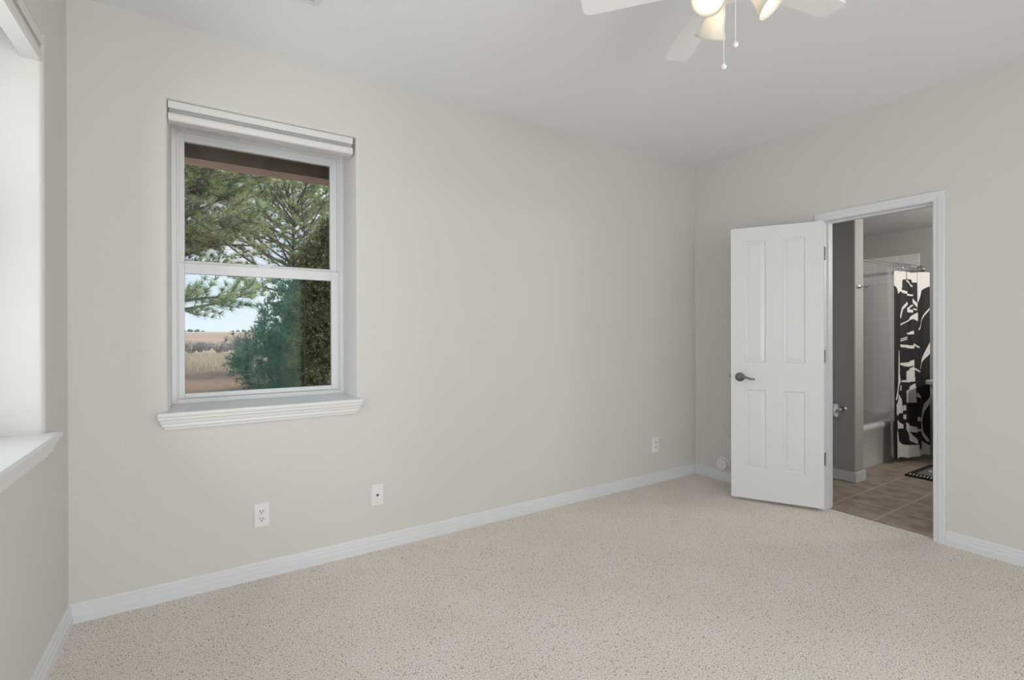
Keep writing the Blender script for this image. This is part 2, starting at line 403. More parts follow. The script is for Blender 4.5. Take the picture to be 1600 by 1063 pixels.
# door lining, stop and casing
bm = bmesh.new()
box(bm, LX, LX+WT, DY0, DY0+0.018, 0, DZ+0.018); box(bm, LX, LX+WT, DY1-0.018, DY1, 0, DZ+0.018); box(bm, LX, LX+WT, DY1, DY0, DZ, DZ+0.018)
box(bm, LX+0.038, LX+0.073, DY0-0.011, DY0, 0, DZ); box(bm, LX+0.038, LX+0.073, DY1, DY1+0.011, 0, DZ); box(bm, LX+0.038, LX+0.073, DY1+0.011, DY0-0.011, DZ-0.011, DZ)
struct(new_obj('trim_2', bm, TRIM))
def casing(name, x, sx):
    prof = [(0.004, 0.0), (0.004, 0.010), (0.008, 0.012), (0.022, 0.013), (0.030, 0.016), (0.056, 0.017), (0.060, 0.014), (0.060, 0.0)]
    bm = bmesh.new()
    cols = []
    for o_, d_ in prof:
        X = x + sx*d_
        cols.append([(X, DY0+o_, 0), (X, DY0+o_, DZ+o_), (X, DY1-o_, DZ+o_), (X, DY1-o_, 0)])
    loft(bm, [[c[k] for c in cols] for k in range(4)])
    return struct(new_obj(name, bm, TRIM))
casing('trim_1', LX, -1)
casing('trim_3', LX+WT, 1)

# ------------------------------------------------------------------ windows
def window(name, xf, with_tint, W, label):
    """xf maps local (along wall, into wall, up) to world; recess 0..W wide, z WZ0+.018..WZ1"""
    z0, z1 = 0.89, WZ1
    root = thing(name, label, 'window', xf(0, WD, z0), 0, kind='structure')
    base = xf(0, WD, z0)
    def put(o):
        o.parent = root; return o
    def bmx(build):
        bm = bmesh.new(); build(bm)
        for v in bm.verts: v.co = xf(*v.co) - base
        return bm
    def ring(bm, a0, a1, b0, b1, wl, wr, wb, wt, y0, y1):
        box(bm, a0, a0+wl, y0, y1, b0, b1); box(bm, a1-wr, a1, y0, y1, b0, b1)
        box(bm, a0+wl, a1-wr, y0, y1, b0, b0+wb); box(bm, a0+wl, a1-wr, y0, y1, b1-wt, b1)
    D = WD
    put(new_obj('window_frame', bmx(lambda b: (ring(b, 0, W, z0, z1, 0.022, 0.022, 0.022, 0.022, D, D+0.09),
                                             ring(b, 0.022, W-0.022, z0+0.022, z1-0.022, 0.010, 0.010, 0.006, 0.010, D+0.012, D+0.09))), VINYL, bevel=0.002))
    up = put(new_obj('upper_sash', bmx(lambda b: ring(b, 0.026, W-0.026, 1.612, z1-0.030, 0.030, 0.044, 0.046, 0.044, D+0.045, D+0.075)), VINYL, bevel=0.003))
    lo = put(new_obj('lower_sash', bmx(lambda b: ring(b, 0.026, W-0.026, z0+0.004, 1.640, 0.030, 0.044, 0.046, 0.056, D+0.012, D+0.042)), VINYL, bevel=0.003))
    p = new_obj('pane', bmx(lambda b: box(b, 0.05, W-0.065, D+0.057, D+0.062, 1.65, z1-0.07)), GLASS); p.parent = up
    p = new_obj('pane', bmx(lambda b: box(b, 0.05, W-0.065, D+0.025, D+0.030, z0+0.045, 1.59)), GLASST if with_tint else GLASS); p.parent = lo
    l = new_obj('sash_lock', bmx(lambda b: (box(b, W/2-0.035, W/2+0.035, D+0.008, D+0.030, 1.640, 1.650), box(b, W/2-0.008, W/2+0.024, D+0.004, D+0.022, 1.650, 1.656))), VINYL, bevel=0.002); l.parent = lo
    if with_tint:
        q = put(new_obj('reflection_strip', bmx(lambda b: box(b, 0.660, 0.666, D+0.078, D+0.084, z0+0.012, 1.62)), DARK)); q['label'] = 'thin dark strip standing in for a line reflected in the lower pane'  # modelled strip in place of a dark gap reflected by the glass
    # sill board with horns, and moulded apron with mitred returns
    def sill(b):
        prof = [(0.040, 0.868), (0.044, 0.872), (0.046, 0.880), (0.044, 0.887), (0.040, 0.890)]
        # board across recess and horns, as one outline extruded by the rounded nose
        loops = []
        for k, (d, z) in enumerate(prof):
            loops.append([(-0.034-(d-0.040), -0.0005, z), (-0.034-(d-0.040), -d, z), (W+0.018+(d-0.040), -d, z), (W+0.018+(d-0.040), -0.0005, z)])
        loft(b, loops)
        box(b, 0.001, W-0.001, -0.0005, D+0.02, WZ0+0.0005, 0.890)
    put(new_obj('window_sill', bmx(sill), SILLP))
    def apron(b):
        prof = [(0.0, 0.868), (0.036, 0.868), (0.036, 0.858), (0.030, 0.852), (0.026, 0.838), (0.021, 0.834), (0.021, 0.822), (0.014, 0.818), (0.011, 0.806), (0.0, 0.806)]
        loft(b, [[(-0.002-d, -d, z) for d, z in prof], [(W-0.012+d, -d, z) for d, z in prof]])
    put(new_obj('sill_apron', bmx(apron), SILLP))
    return root
W_ = WX1-WX0
window('window_1', lambda a, d, z: Vector((WX0+a, d, z)), True, W_, 'white double hung window with pine trees and dry field outside')
W2 = W_
window('window_2', lambda a, d, z: Vector((-d, -0.352-W2+a, z)), False, W2, 'white window at left edge with bright sill')
window('added_window_5', lambda a, d, z: Vector((-d, -4.6+a, z)), False, 1.4, 'unseen white window added behind the camera for fill light')  # added out of view to let fill light in from the left
# rear window behind the camera
rw = thing('window_3', 'tall glazed window in the rear wall', 'window', (0.2, RY, 0.06), kind='structure')
bm = bmesh.new()
for a, b in ((0, 0.05), (0.82, 0.85), (1.62, 1.67)): box(bm, a, b, -0.16, -0.08, 0, 2.26)
for a, b in ((0.05, 0.82), (0.85, 1.62)): box(bm, a, b, -0.16, -0.08, 0, 0.05); box(bm, a, b, -0.16, -0.08, 2.21, 2.26)
new_obj('window_frame', bm, VINYL, rw)
bm = bmesh.new(); box(bm, 0.04, 1.63, -0.125, -0.12, 0.04, 2.22); new_obj('pane', bm, GLASS, rw)
sw = thing('added_window_4', 'unseen tall window added in the right wall for fill light', 'window', (LX, -4.85, 0.15), kind='structure')  # added out of view as an opening for the side fill
bm = bmesh.new()
for a, b in ((0, 0.05), (1.15, 1.2)): box(bm, 0.02, WT-0.005, a, b, 0, 2.1)
box(bm, 0.02, WT-0.005, 0.05, 1.15, 0, 0.05); box(bm, 0.02, WT-0.005, 0.05, 1.15, 2.05, 2.1)
new_obj('window_frame', bm, VINYL, sw)
bm = bmesh.new(); box(bm, 0.06, 0.065, 0.04, 1.16, 0.04, 2.06); new_obj('pane', bm, GLASS, sw)

# raised shades under the top of each recess
def shade(xf, a0, a1, label):
    base = xf((a0+a1)/2, 0.02, 2.275)
    t = thing('window_shade', label, 'window shade', base, 0, 'raised shades in the window recesses')
    def bmx(build):
        bm = bmesh.new(); build(bm)
        for v in bm.verts: v.co = xf(*v.co) - base
        return bm
    def head(b):
        prof = [(0.062, 2.337), (0.004, 2.337), (0.0005, 2.341), (0.0, 2.368), (0.004, 2.3725), (0.062, 2.3725)]
        loft(b, [[(a0, d, z) for d, z in prof], [(a1, d, z) for d, z in prof]])
    new_obj('headrail', bmx(head), SHADE, t)
    def stack(b):
        for k in range(3):
            z = 2.315+0.0073*k
            prof = [(0.058, z), (0.012, z), (0.006, z+0.0037), (0.012, z+0.0073), (0.058, z+0.0073)]
            loft(b, [[(a0+0.003, d, zz) for d, zz in prof], [(a1-0.003, d, zz) for d, zz in prof]])
    o = new_obj('pleat_stack', bmx(stack), SHADEG, t); o['label'] = 'grey pleated band'
    def rail(b):
        prof = [(0.060, 2.279), (0.008, 2.279), (0.002, 2.283), (0.0, 2.290), (0.0, 2.308), (0.004, 2.315), (0.060, 2.315)]
        loft(b, [[(a0, d, z) for d, z in prof], [(a1, d, z) for d, z in prof]])
    new_obj('bottom_rail', bmx(rail), SHADE, t)
    return t
shade(lambda a, d, z: Vector((WX0+a, d, z)), 0.003, W_-0.016, 'white cellular shade raised at top of the window with trees outside')
shade(lambda a, d, z: Vector((-d, -0.352-W2+a, z)), 0.003, W2-0.003, 'white shade raised at top of the left edge window')

# ------------------------------------------------------------------ door leaf
HG = Vector((4.169, -1.102, 0.0)); ANG = math.radians(119.494)
door = thing('door_1', 'white four panel door standing open against the wall', 'door', (HG.x, HG.y, 0), ANG, kind='structure')
# local x: from the hinge edge to the latch edge; local +y: towards the camera; leaf from y=-.035 to 0
DW, DB, DT = 0.595, 0.02, 2.040
panels = [(0.112, 0.252, 1.038, 1.940), (0.360, 0.500, 1.038, 1.940), (0.112, 0.252, 0.246, 0.834), (0.360, 0.500, 0.246, 0.834)]
def leaf():
    bm = bmesh.new()
    xs = sorted({0, DW, *[p[0] for p in panels], *[p[1] for p in panels]})
    zs = sorted({DB, DT, *[p[2] for p in panels], *[p[3] for p in panels]})
    for y, s in ((0.0, 1), (-0.035, -1)):
        for i in range(len(xs)-1):
            for j in range(len(zs)-1):
                a, b, c, d = xs[i], xs[i+1], zs[j], zs[j+1]
                if any(p[0] <= (a+b)/2 <= p[1] and p[2] <= (c+d)/2 <= p[3] for p in panels):
                    prev = None
                    for inset, dep in ((0, 0), (0.007, 0.0065), (0.012, 0.0075), (0.015, 0.0075), (0.034, 0.0015), (0.036, 0.0015)):
                        ring = [(a+inset, y-s*dep, c+inset), (b-inset, y-s*dep, c+inset), (b-inset, y-s*dep, d-inset), (a+inset, y-s*dep, d-inset)]
                        ring = [bm.verts.new(p) for p in ring]
                        if prev:
                            for k in range(4):
                                bm.faces.new((prev[k], prev[(k+1) % 4], ring[(k+1) % 4], ring[k]))
                        prev = ring
                    bm.faces.new(prev)
                else:
                    bm.faces.new([bm.verts.new(p) for p in ((a, y, c), (b, y, c), (b, y, d), (a, y, d))])
    for a, b in (((0, DB), (DW, DB)), ((DW, DB), (DW, DT)), ((DW, DT), (0, DT)), ((0, DT), (0, DB))):
        bm.faces.new([bm.verts.new(p) for p in ((a[0], 0, a[1]), (b[0], 0, b[1]), (b[0], -0.035, b[1]), (a[0], -0.035, a[1]))])
    bmesh.ops.remove_doubles(bm, verts=bm.verts, dist=1e-5)
    return bm
new_obj('door_leaf', leaf(), DOORP, door)
def lever(side):
    s = side; y = 0.0 if s > 0 else -0.035
    bm = bmesh.new()
    lathe(bm, [(0.0, 0.0), (0.033, 0.0), (0.033, 0.004), (0.029, 0.009), (0.018, 0.012), (0.013, 0.014), (0.012, 0.040), (0.0, 0.042)], (0.534, y, 0.925), (0, s, 0), 32)
    bmesh.ops.remove_doubles(bm, verts=bm.verts, dist=1e-5)
    h = new_obj('door_handle', bm, NICKEL, door, True, autos=40); h['label'] = 'dark nickel lever handle'
    bm = bmesh.new()
    pts = [(0.546, y+s*0.040, 0.926), (0.530, y+s*0.046, 0.926), (0.510, y+s*0.048, 0.929), (0.485, y+s*0.048, 0.924), (0.460, y+s*0.047, 0.916), (0.440, y+s*0.045, 0.915), (0.432, y+s*0.044, 0.917)]
    tube(bm, pts, [0.010, 0.012, 0.010, 0.0085, 0.008, 0.0085, 0.005], 14)
    l = new_obj('lever', bm, NICKEL, h, True, autos=50)
lever(1); lever(-1)
bm = bmesh.new(); box(bm, DW, DW+0.0015, -0.030, -0.005, 0.895, 0.955); box(bm, DW+0.0015, DW+0.010, -0.024, -0.010, 0.914, 0.938)
new_obj('latch', bm, HINGE, door)['label'] = 'dark metal latch on the door edge'
for hz in (1.811, 1.091, 0.37):
    bm = bmesh.new()
    box(bm, -0.0025, -0.0003, -0.034, -0.001, hz-0.045, hz+0.045)
    tube(bm, [(-0.006, -0.004, hz-0.046), (-0.006, -0.004, hz+0.046)], 0.0055, 10)
    new_obj('hinge', bm, HINGE, door)['label'] = 'dark metal hinge'

# ------------------------------------------------------------------ wall plates, bumper, vent
def plate(x, z, kind, label):
    t = thing('coax_plate' if kind == 'coax' else 'power_outlet', label, 'wall plate' if kind == 'coax' else 'outlet', (x, 0, z), 0, None if kind == 'coax' else 'duplex outlets on the window wall')
    bm = bmesh.new(); w2, h2 = 0.036, 0.061
    loft(bm, [[(-w2+i, -d, -h2+i), (w2-i, -d, -h2+i), (w2-i, -d, h2-i), (-w2+i, -d, h2-i)] for i, d in ((0, 0.0), (0, 0.003), (0.004, 0.0065))])
    new_obj('faceplate', bm, PLATE, t)
    if kind == 'coax':
        bm = bmesh.new(); lathe(bm, [(0.0075, 0.006), (0.0075, 0.009), (0.0048, 0.009), (0.0048, 0.015), (0.0015, 0.015)], (0, 0, 0), (0, -1, 0), 16)
        new_obj('coax_jack', bm, HINGE, t)['label'] = 'dark metal coax jack'
        for z in (0.043, -0.043):
            bm = bmesh.new(); lathe(bm, [(0.0035, 0.006), (0.0035, 0.0072), (0.0, 0.0075)], (0, 0, z), (0, -1, 0), 12); new_obj('screw', bm, PLATE2, t)
    else:
        for z in (0.0195, -0.0195):
            bm = bmesh.new()
            pr = []
            for k in range(24):
                a = 2*PI*k/24; pr.append((0.0172*math.cos(a), max(-0.0135, min(0.0135, 0.0172*math.sin(a)))))
            loft(bm, [[(a*s, -d, z+b*s) for a, b in pr] for s, d in ((1, 0.006), (1, 0.0082), (0.95, 0.0088))])
            r = new_obj('socket', bm, PLATE2, t)
            bm = bmesh.new()
            box(bm, -0.0078, -0.0050, -0.0092, -0.0086, z-0.001, z+0.009); box(bm, 0.0050, 0.0078, -0.0092, -0.0086, z-0.001, z+0.008)
            lathe(bm, [(0.0030, 0.0086), (0.0030, 0.0092)], (0, 0, z-0.0075), (0, -1, 0), 12)
            s_ = new_obj('slot', bm, DARK, r)
        bm = bmesh.new(); lathe(bm, [(0.003, 0.006), (0.003, 0.0075), (0.0, 0.008)], (0, 0, 0), (0, -1, 0), 12); new_obj('screw', bm, PLATE2, t)
plate(0.750, 0.322, 'outlet', 'white duplex outlet low on the wall under the window')
plate(1.352, 0.318, 'coax', 'white coax wall plate with one dark jack')
plate(3.706, 0.316, 'outlet', 'white outlet low on the wall near the far corner')

t = thing('wall_bumper', 'round white cap on the wall low beside the open door', 'wall bumper', (LX, -0.284, 0.143))
bm = bmesh.new()
lathe(bm, [(0.0, 0.0), (0.058, 0.0), (0.058, 0.006), (0.050, 0.010), (0.048, 0.030), (0.044, 0.036), (0.0, 0.040)], (0, 0, 0), (-1, 0, 0), 40)
bmesh.ops.remove_doubles(bm, verts=bm.verts, dist=1e-5)
new_obj('cap', bm, PLATE, t, True, autos=40)

t = thing('ceiling_vent', 'white louvred register at the top edge of the ceiling', 'vent', (0.795, -0.575, H))
bm = bmesh.new()
w2, h2 = 0.15, 0.078
loft(bm, [[(-w2+i, -h2+i, -d), (w2-i, -h2+i, -d), (w2-i, h2-i, -d), (-w2+i, h2-i, -d)] for i, d in ((0, 0.0), (0.001, 0.004), (0.018, 0.011), (0.024, 0.011), (0.024, 0.003))], cap=False)
new_obj('register_frame', bm, PLATE, t)
for k in range(7):
    y = -0.045+0.015*k; bm = bmesh.new(); box(bm, -0.126, 0.126, y, y+0.007, -0.010, -0.003)
    new_obj('louvre', bm, PLATE, t)
bm = bmesh.new(); box(bm, -0.126, 0.126, -0.054, 0.054, -0.0025, -0.0005); new_obj('backing', bm, DARK, t)

# ------------------------------------------------------------------ ceiling fan
FC = Vector((2.06, -1.787, 0))
fan = thing('ceiling_fan', 'white five blade ceiling fan with lit cream glass shades', 'ceiling fan', (FC.x, FC.y, H))
def fz(z): return z-H
bm = bmesh.new(); lathe(bm, [(0.07, fz(H)-0.0005), (0.085, fz(2.72)), (0.085, fz(2.70)), (0.06, fz(2.665)), (0.05, fz(2.64))], (0, 0, 0)); new_obj('canopy', bm, FANW, fan, True, autos=40)
bm = bmesh.new(); lathe(bm, [(0.05, fz(2.645)), (0.10, fz(2.63)), (0.115, fz(2.60)), (0.115, fz(2.55)), (0.10, fz(2.525)), (0.06, fz(2.515))], (0, 0, 0)); new_obj('motor_housing', bm, FANW, fan, True, autos=40)
bm = bmesh.new(); lathe(bm, [(0.06, fz(2.52)), (0.058, fz(2.475)), (0.066, fz(2.465)), (0.066, fz(2.45)), (0.045, fz(2.438)), (0.0, fz(2.434))], (0, 0, 0))
bmesh.ops.remove_doubles(bm, verts=bm.verts, dist=1e-5); new_obj('switch_housing', bm, FANW, fan, True, autos=40)
blade0 = iron0 = None
for k in range(5):
    a = math.radians(59.6-72*k)
    if k == 0:
        bm = bmesh.new(); R0, R1 = 0.155, 0.515; outl = []
        xs = [R0, R0+0.01, R0+0.05, R0+0.2, R1-0.05, R1-0.02, R1-0.006, R1]
        wd = [0.030, 0.040, 0.044, 0.049, 0.054, 0.052, 0.044, 0.030]
        top = [(x, w_, 0) for x, w_ in zip(xs, wd)]; bot = [(x, -w_, 0) for x, w_ in zip(xs[::-1], wd[::-1])]
        pr = top+bot
        rot = Matrix.Rotation(math.radians(5), 3, 'X')
        loft(bm, [[rot @ Vector((x, y, dz)) for x, y, _ in pr] for dz in (-0.003, 0.003)])
        blade0 = new_obj('fan_blade', bm, FANW, fan); bl = blade0
        bm = bmesh.new()
        loft(bm, [[(0.085, -0.014, 0.028), (0.085, 0.014, 0.028), (0.085, 0.014, 0.034), (0.085, -0.014, 0.034)], [(0.14, -0.012, 0.010), (0.14, 0.012, 0.010), (0.14, 0.012, 0.016), (0.14, -0.012, 0.016)],
                  [(0.16, -0.026, -0.002), (0.16, 0.026, 0.006), (0.16, 0.026, 0.012), (0.16, -0.026, 0.004)], [(0.23, -0.022, -0.001), (0.23, 0.022, 0.006), (0.23, 0.022, 0.011), (0.23, -0.022, 0.004)]])
        iron0 = new_obj('blade_iron', bm, FANW, blade0)
    else:
        bl = blade0.copy(); C.objects.link(bl); bl.parent = fan
        i2 = iron0.copy(); C.objects.link(i2); i2.parent = bl
    bl.location = (0, 0, fz(2.5)); bl.rotation_euler = (0, 0, a)
ef = Vector((1.547, 1.03, 0)).normalized(); er = Vector((ef.y, -ef.x, 0))
for deg in (0, 120, 240):
    a = math.radians(deg); d = er*math.cos(a) + ef*math.sin(a)
    axis = (d*math.cos(math.radians(50)) + Vector((0, 0, -1))*math.sin(math.radians(50))).normalized()
    rim = d*0.135 + Vector((0, 0, fz(2.372))); neck = rim - axis*0.105
    bm = bmesh.new()
    tube(bm, [d*0.045 + Vector((0, 0, fz(2.458))), d*0.056+Vector((0, 0, fz(2.456))), neck-axis*0.004, neck+axis*0.016], [0.012, 0.012, 0.020, 0.021], 16)
    arm = new_obj('lamp_holder', bm, FANW, fan, True, autos=45)
    bm = bmesh.new()
    op = [(0.020, 0.0), (0.024, 0.012), (0.030, 0.030), (0.035, 0.052), (0.042, 0.075), (0.052, 0.095), (0.058, 0.105)]
    ip = [(r-0.0025, h) for r, h in op[::-1]]
    lathe(bm, op+ip, neck, axis, 40, cap=False)
    sh = new_obj('lamp_shade', bm, FROST, fan, True); sh['label'] = 'cream frosted glass bell shade'
    bm = bmesh.new()
    lathe(bm, [(0.010, 0.016), (0.012, 0.030), (0.022, 0.052), (0.025, 0.066), (0.022, 0.080), (0.012, 0.090), (0.0, 0.092)], neck, axis, 24)
    bmesh.ops.remove_doubles(bm, verts=bm.verts, dist=1e-5)
    bb = new_obj('bulb', bm, BULB, arm, True); bb['label'] = 'lit white bulb'
for (cx, cy, cz) in ((2.028, -1.785, 2.18), (2.037, -1.823, 2.24)):
    bm = bmesh.new(); x, y = cx-FC.x, cy-FC.y
    tube(bm, [(x, y, fz(2.455)), (x, y, fz(cz))], 0.0013, 8)
    ch = new_obj('pull_chain', bm, PLATE, fan)
    bm = bmesh.new(); sphere(bm, (x, y, fz(cz)), 0.0095, 20, 1.05); new_obj('chain_ball', bm, PLATE, ch, True)

# ------------------------------------------------------------------ bathroom
BX1, BH, BY1 = 6.80, 2.335, -2.6
bx0 = LX+WT
bm = bmesh.new(); box(bm, LX+0.045, BX1, BY1, 0, -0.08, -0.003); struct(new_obj('floor_bath', bm, FTILE))
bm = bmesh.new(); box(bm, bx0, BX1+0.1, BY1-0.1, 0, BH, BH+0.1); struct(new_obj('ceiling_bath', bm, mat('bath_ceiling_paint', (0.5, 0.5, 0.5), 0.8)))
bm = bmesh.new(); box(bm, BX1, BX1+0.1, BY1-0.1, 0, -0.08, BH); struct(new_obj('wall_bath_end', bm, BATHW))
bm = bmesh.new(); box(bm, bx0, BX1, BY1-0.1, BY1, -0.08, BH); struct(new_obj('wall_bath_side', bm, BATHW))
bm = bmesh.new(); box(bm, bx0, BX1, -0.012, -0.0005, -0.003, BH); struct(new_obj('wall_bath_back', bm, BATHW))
WGX0, WGX1, WGY = 5.105, 5.262, -0.905
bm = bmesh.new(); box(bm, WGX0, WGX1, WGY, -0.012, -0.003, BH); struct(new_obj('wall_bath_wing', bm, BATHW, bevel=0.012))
bm = bmesh.new()
box(bm, WGX0-0.012, WGX1+0.012, WGY-0.012, WGY, -0.003, 0.084); box(bm, WGX0-0.012, WGX0, WGY, -0.012, -0.003, 0.084)
struct(new_obj('baseboard_bath_wing', bm, TRIM, bevel=0.004))
bm = bmesh.new(); box(bm, BX1-0.010, BX1, -0.795, -0.012, 0.30, 2.076); struct(new_obj('wall_tile_end', bm, WTILE, bevel=0.003))
bm = bmesh.new(); box(bm, WGX1, BX1-0.010, -0.022, -0.012, 0.30, 2.076); struct(new_obj('wall_tile_back', bm, tile_mat('white_wall_tile_back', (0.66,)*3, (0.69,)*3, (0.76,)*3, 0.2, 0.004, (0, 0, 0), 0.2)))

# bathtub
def rrect(x0, x1, y0, y1, r, z, n=6):
    pts = []
    for cx, cy, a0 in ((x1-r, y1-r, 0), (x0+r, y1-r, 90), (x0+r, y0+r, 180), (x1-r, y0+r, 270)):
        for k in range(n+1):
            a = math.radians(a0+90*k/n); pts.append((cx+r*math.cos(a), cy+r*math.sin(a), z))
    return pts
tub = thing('bathtub', 'white bathtub behind the shower curtain', 'bathtub', (6.03, -0.4, 0))
tx0, tx1, ty0, ty1 = WGX1+0.002-6.03, BX1-0.012-6.03, -0.752+0.4, -0.024+0.4
bm = bmesh.new()
loft(bm, [rrect(tx0, tx1, ty0+0.006, ty1, 0.012, -0.002), rrect(tx0, tx1, ty0, ty1, 0.012, 0.33), rrect(tx0, tx1, ty0-0.012, ty1, 0.012, 0.345), rrect(tx0, tx1, ty0-0.014, ty1, 0.014, 0.372),
          rrect(tx0, tx1, ty0-0.004, ty1, 0.02, 0.386), rrect(tx0+0.02, tx1-0.02, ty0+0.015, ty1-0.02, 0.03, 0.388), rrect(tx0+0.07, tx1-0.07, ty0+0.07, ty1-0.05, 0.08, 0.384), rrect(tx0+0.085, tx1-0.08, ty0+0.085, ty1-0.06, 0.1, 0.365),
          rrect(tx0+0.13, tx1-0.11, ty0+0.13, ty1-0.10, 0.13, 0.12), rrect(tx0+0.22, tx1-0.2, ty0+0.2, ty1-0.16, 0.12, 0.06)], True, False)
bm.faces.new([v for v in list(bm.verts)[-28:]])
new_obj('tub_shell', bm, TUBM, tub, True, autos=50)
bm = bmesh.new(); lathe(bm, [(0.0, 0), (0.03, 0), (0.03, 0.004), (0.0, 0.006)], (tx1-0.32, 0.02, 0.06)); new_obj('drain', bm, CHROME, tub)

# shower rod, slightly bowed towards the room
def rod_pt(X):
    u = (X-WGX1)/(BX1-WGX1)
    return Vector((X, -0.80-0.022*4*u*(1-u), 1.903))
rod = thing('shower_rod', 'curved chrome shower curtain rod', 'curtain rod', (WGX1, -0.8, 1.905))
bm = bmesh.new(); tube(bm, [rod_pt(WGX1+0.004+(BX1-WGX1-0.016)*k/40)-Vector((WGX1, -0.8, 1.905)) for k in range(41)], 0.0125, 14); new_obj('rod', bm, CHROME, rod, True, autos=50)
for X, s in ((WGX1, 1), (BX1, -1)):
    bm = bmesh.new(); p = Vector((X, -0.80, 1.905))-Vector((WGX1, -0.8, 1.905))
    lathe(bm, [(0.0, 0.0), (0.042, 0.0), (0.042, 0.008), (0.030, 0.016), (0.022, 0.020), (0.020, 0.045), (0.0, 0.046)], p, (s, 0, 0), 28)
    bmesh.ops.remove_doubles(bm, verts=bm.verts, dist=1e-5)
    new_obj('flange', bm, CHROME, rod, True, autos=40)

# curtain: black and white appliqué pattern, cut into the cloth by polygons
S = 6.647
def P(y0, pts): return [((1380+x/S-1391.0)/63.5, (y0+y/S-424.0)/292.0) for x, y in pts]
polys = [P(410, q) for q in (
 [(60,60),(215,60),(215,175),(185,180),(180,300),(130,335),(100,270),(60,225)], [(220,60),(345,60),(345,200),(305,195),(300,165),(220,170)], [(350,60),(500,60),(500,240),(485,245),(420,290),(375,360),(350,415)],
 [(218,178),(310,228),(310,245),(218,197)], [(180,288),(225,300),(222,327),(180,317)], [(222,323),(315,321),(315,338),(222,343)], [(312,362),(348,420),(348,465),(312,405)],
 [(222,405),(230,432),(190,492),(172,592),(164,560),(182,470)], [(222,470),(310,428),(318,440),(240,492),(222,496)], [(222,482),(315,482),(318,512),(222,517)], [(318,465),(345,480),(345,494),(318,480)],
 [(168,645),(310,540),(350,515),(353,607),(318,580),(230,610),(168,662)], [(360,690),(492,468),(492,492),(370,697),(354,707)], [(220,733),(322,704),(324,740),(220,747)],
 [(170,800),(222,770),(222,781),(170,811)], [(170,818),(222,790),(222,801),(170,829)], [(165,860),(325,860),(325,892),(172,887)], [(322,838),(368,885),(362,893),(322,860)],
 [(145,920),(155,930),(158,1070),(135,1070)], [(496,830),(500,950),(430,1050),(395,1070),(440,985)], [(180,1050),(325,1018),(326,1070),(180,1070)])]
polys += [P(560, q) for q in (
 [(143,0),(155,0),(162,180),(172,250),(90,435),(82,420),(115,260)], [(165,52),(215,62),(220,45),(325,15),(327,77),(215,88),(168,78)], [(325,95),(375,145),(370,153),(325,117)], [(215,135),(325,85),(333,242),(178,254),(180,234),(215,230)],
 [(215,340),(335,262),(342,465),(215,460)], [(342,360),(382,405),(382,437),(342,402)], [(170,290),(179,290),(176,340),(164,345)], [(88,480),(145,375),(180,430),(190,577),(92,592)], [(188,495),(212,492),(212,545),(190,550)], [(190,592),(210,588),(210,640),(192,635)],
 [(98,640),(190,695),(190,740),(103,737)], [(345,620),(395,632),(395,677),(345,660)], [(210,670),(345,725),(345,785),(290,765),(350,860),(350,907),(265,840),(210,740)], [(345,745),(395,755),(390,776),(345,771)],
 [(95,740),(125,840),(185,905),(185,1100),(95,1100)], [(185,905),(360,912),(360,1100),(185,1100)], [(362,965),(412,965),(412,1100),(362,1100)], [(412,880),(470,925),(520,945),(520,1100),(412,1100)],
 [(506,395),(506,450),(452,580),(432,680),(442,790),(492,895),(470,897),(412,800),(408,660),(450,500)], [(440,-5),(472,-5),(376,127),(380,92)])]
def inside(poly, x, y):
    c = False; j = len(poly)-1
    for i in range(len(poly)):
        (xi, yi), (xj, yj) = poly[i], poly[j]
        if (yi > y) != (yj > y) and x < (xj-xi)*(y-yi)/(yj-yi)+xi: c = not c
        j = i
    return c
CX0, CX1, CT, CB = 6.04, 6.505, 1.838, 0.052
def cloth(u, v):
    ph = 2*PI*3.1*u
    return Vector((CX0+(CX1-CX0)*u + 0.012*math.sin(ph*0.5)*v, -0.838-0.122*u - 0.012*(0.7+0.5*v)*math.sin(ph+0.6), CT+(CB-CT)*v+0.006*math.sin(9*u)))
cur = thing('shower_curtain', 'black and white patterned shower curtain bunched at one end', 'shower curtain', (6.3, -0.9, CB))
NU, NV = 150, 560
bm = bmesh.new(); g = []
for i in range(NU+1):
    g.append([bm.verts.new(cloth(i/NU, j/NV)-Vector((6.3, -0.9, CB))) for j in range(NV+1)])
bbs = [(min(p[0] for p in q), max(p[0] for p in q), min(p[1] for p in q), max(p[1] for p in q), q) for q in polys]
for i in range(NU):
    for j in range(NV):
        f = bm.faces.new((g[i][j], g[i+1][j], g[i+1][j+1], g[i][j+1])); f.smooth = True
        u, v = (i+0.5)/NU, (j+0.5)/NV
        f.material_index = 0 if any(a <= u <= b and c <= v <= d and inside(q, u, v) for a, b, c, d, q in bbs) else 1
new_obj('cloth', bm, [CLW, CLB], cur, True)
for k in range(6):
    u = (k+0.35)/7; X = CX0+(CX1-CX0)*u
    if X > BX1-0.04: continue
    c0 = rod_pt(X)-Vector((6.3, -0.9, CB)); bm = bmesh.new()
    tube(bm, [c0+Vector((0, -0.012-0.04*u+(0.032+0.04*u)*math.cos(2*PI*q/16), -0.026+0.044*math.sin(2*PI*q/16))) for q in range(17)], 0.0022, 6)
    new_obj('curtain_ring', bm, CHROME, cur, True)
lin = thing('shower_liner', 'pale translucent liner hanging beside the patterned shower curtain', 'shower liner', (6.0, -0.85, 0.09))
bm = bmesh.new(); g = []
for i in range(41):
    u = i/40; col = []
    for j in range(31):
        v = j/30; X = 5.93+0.085*u; b_ = rod_pt(X)
        p = Vector((X, b_.y-0.006+0.008*math.sin(2*PI*1.7*u)-0.05*v*(1-u), 1.868-1.778*v)); p.y = min(p.y, -0.776)
        col.append(bm.verts.new(p-Vector((6.0, -0.85, 0.09))))
    g.append(col)
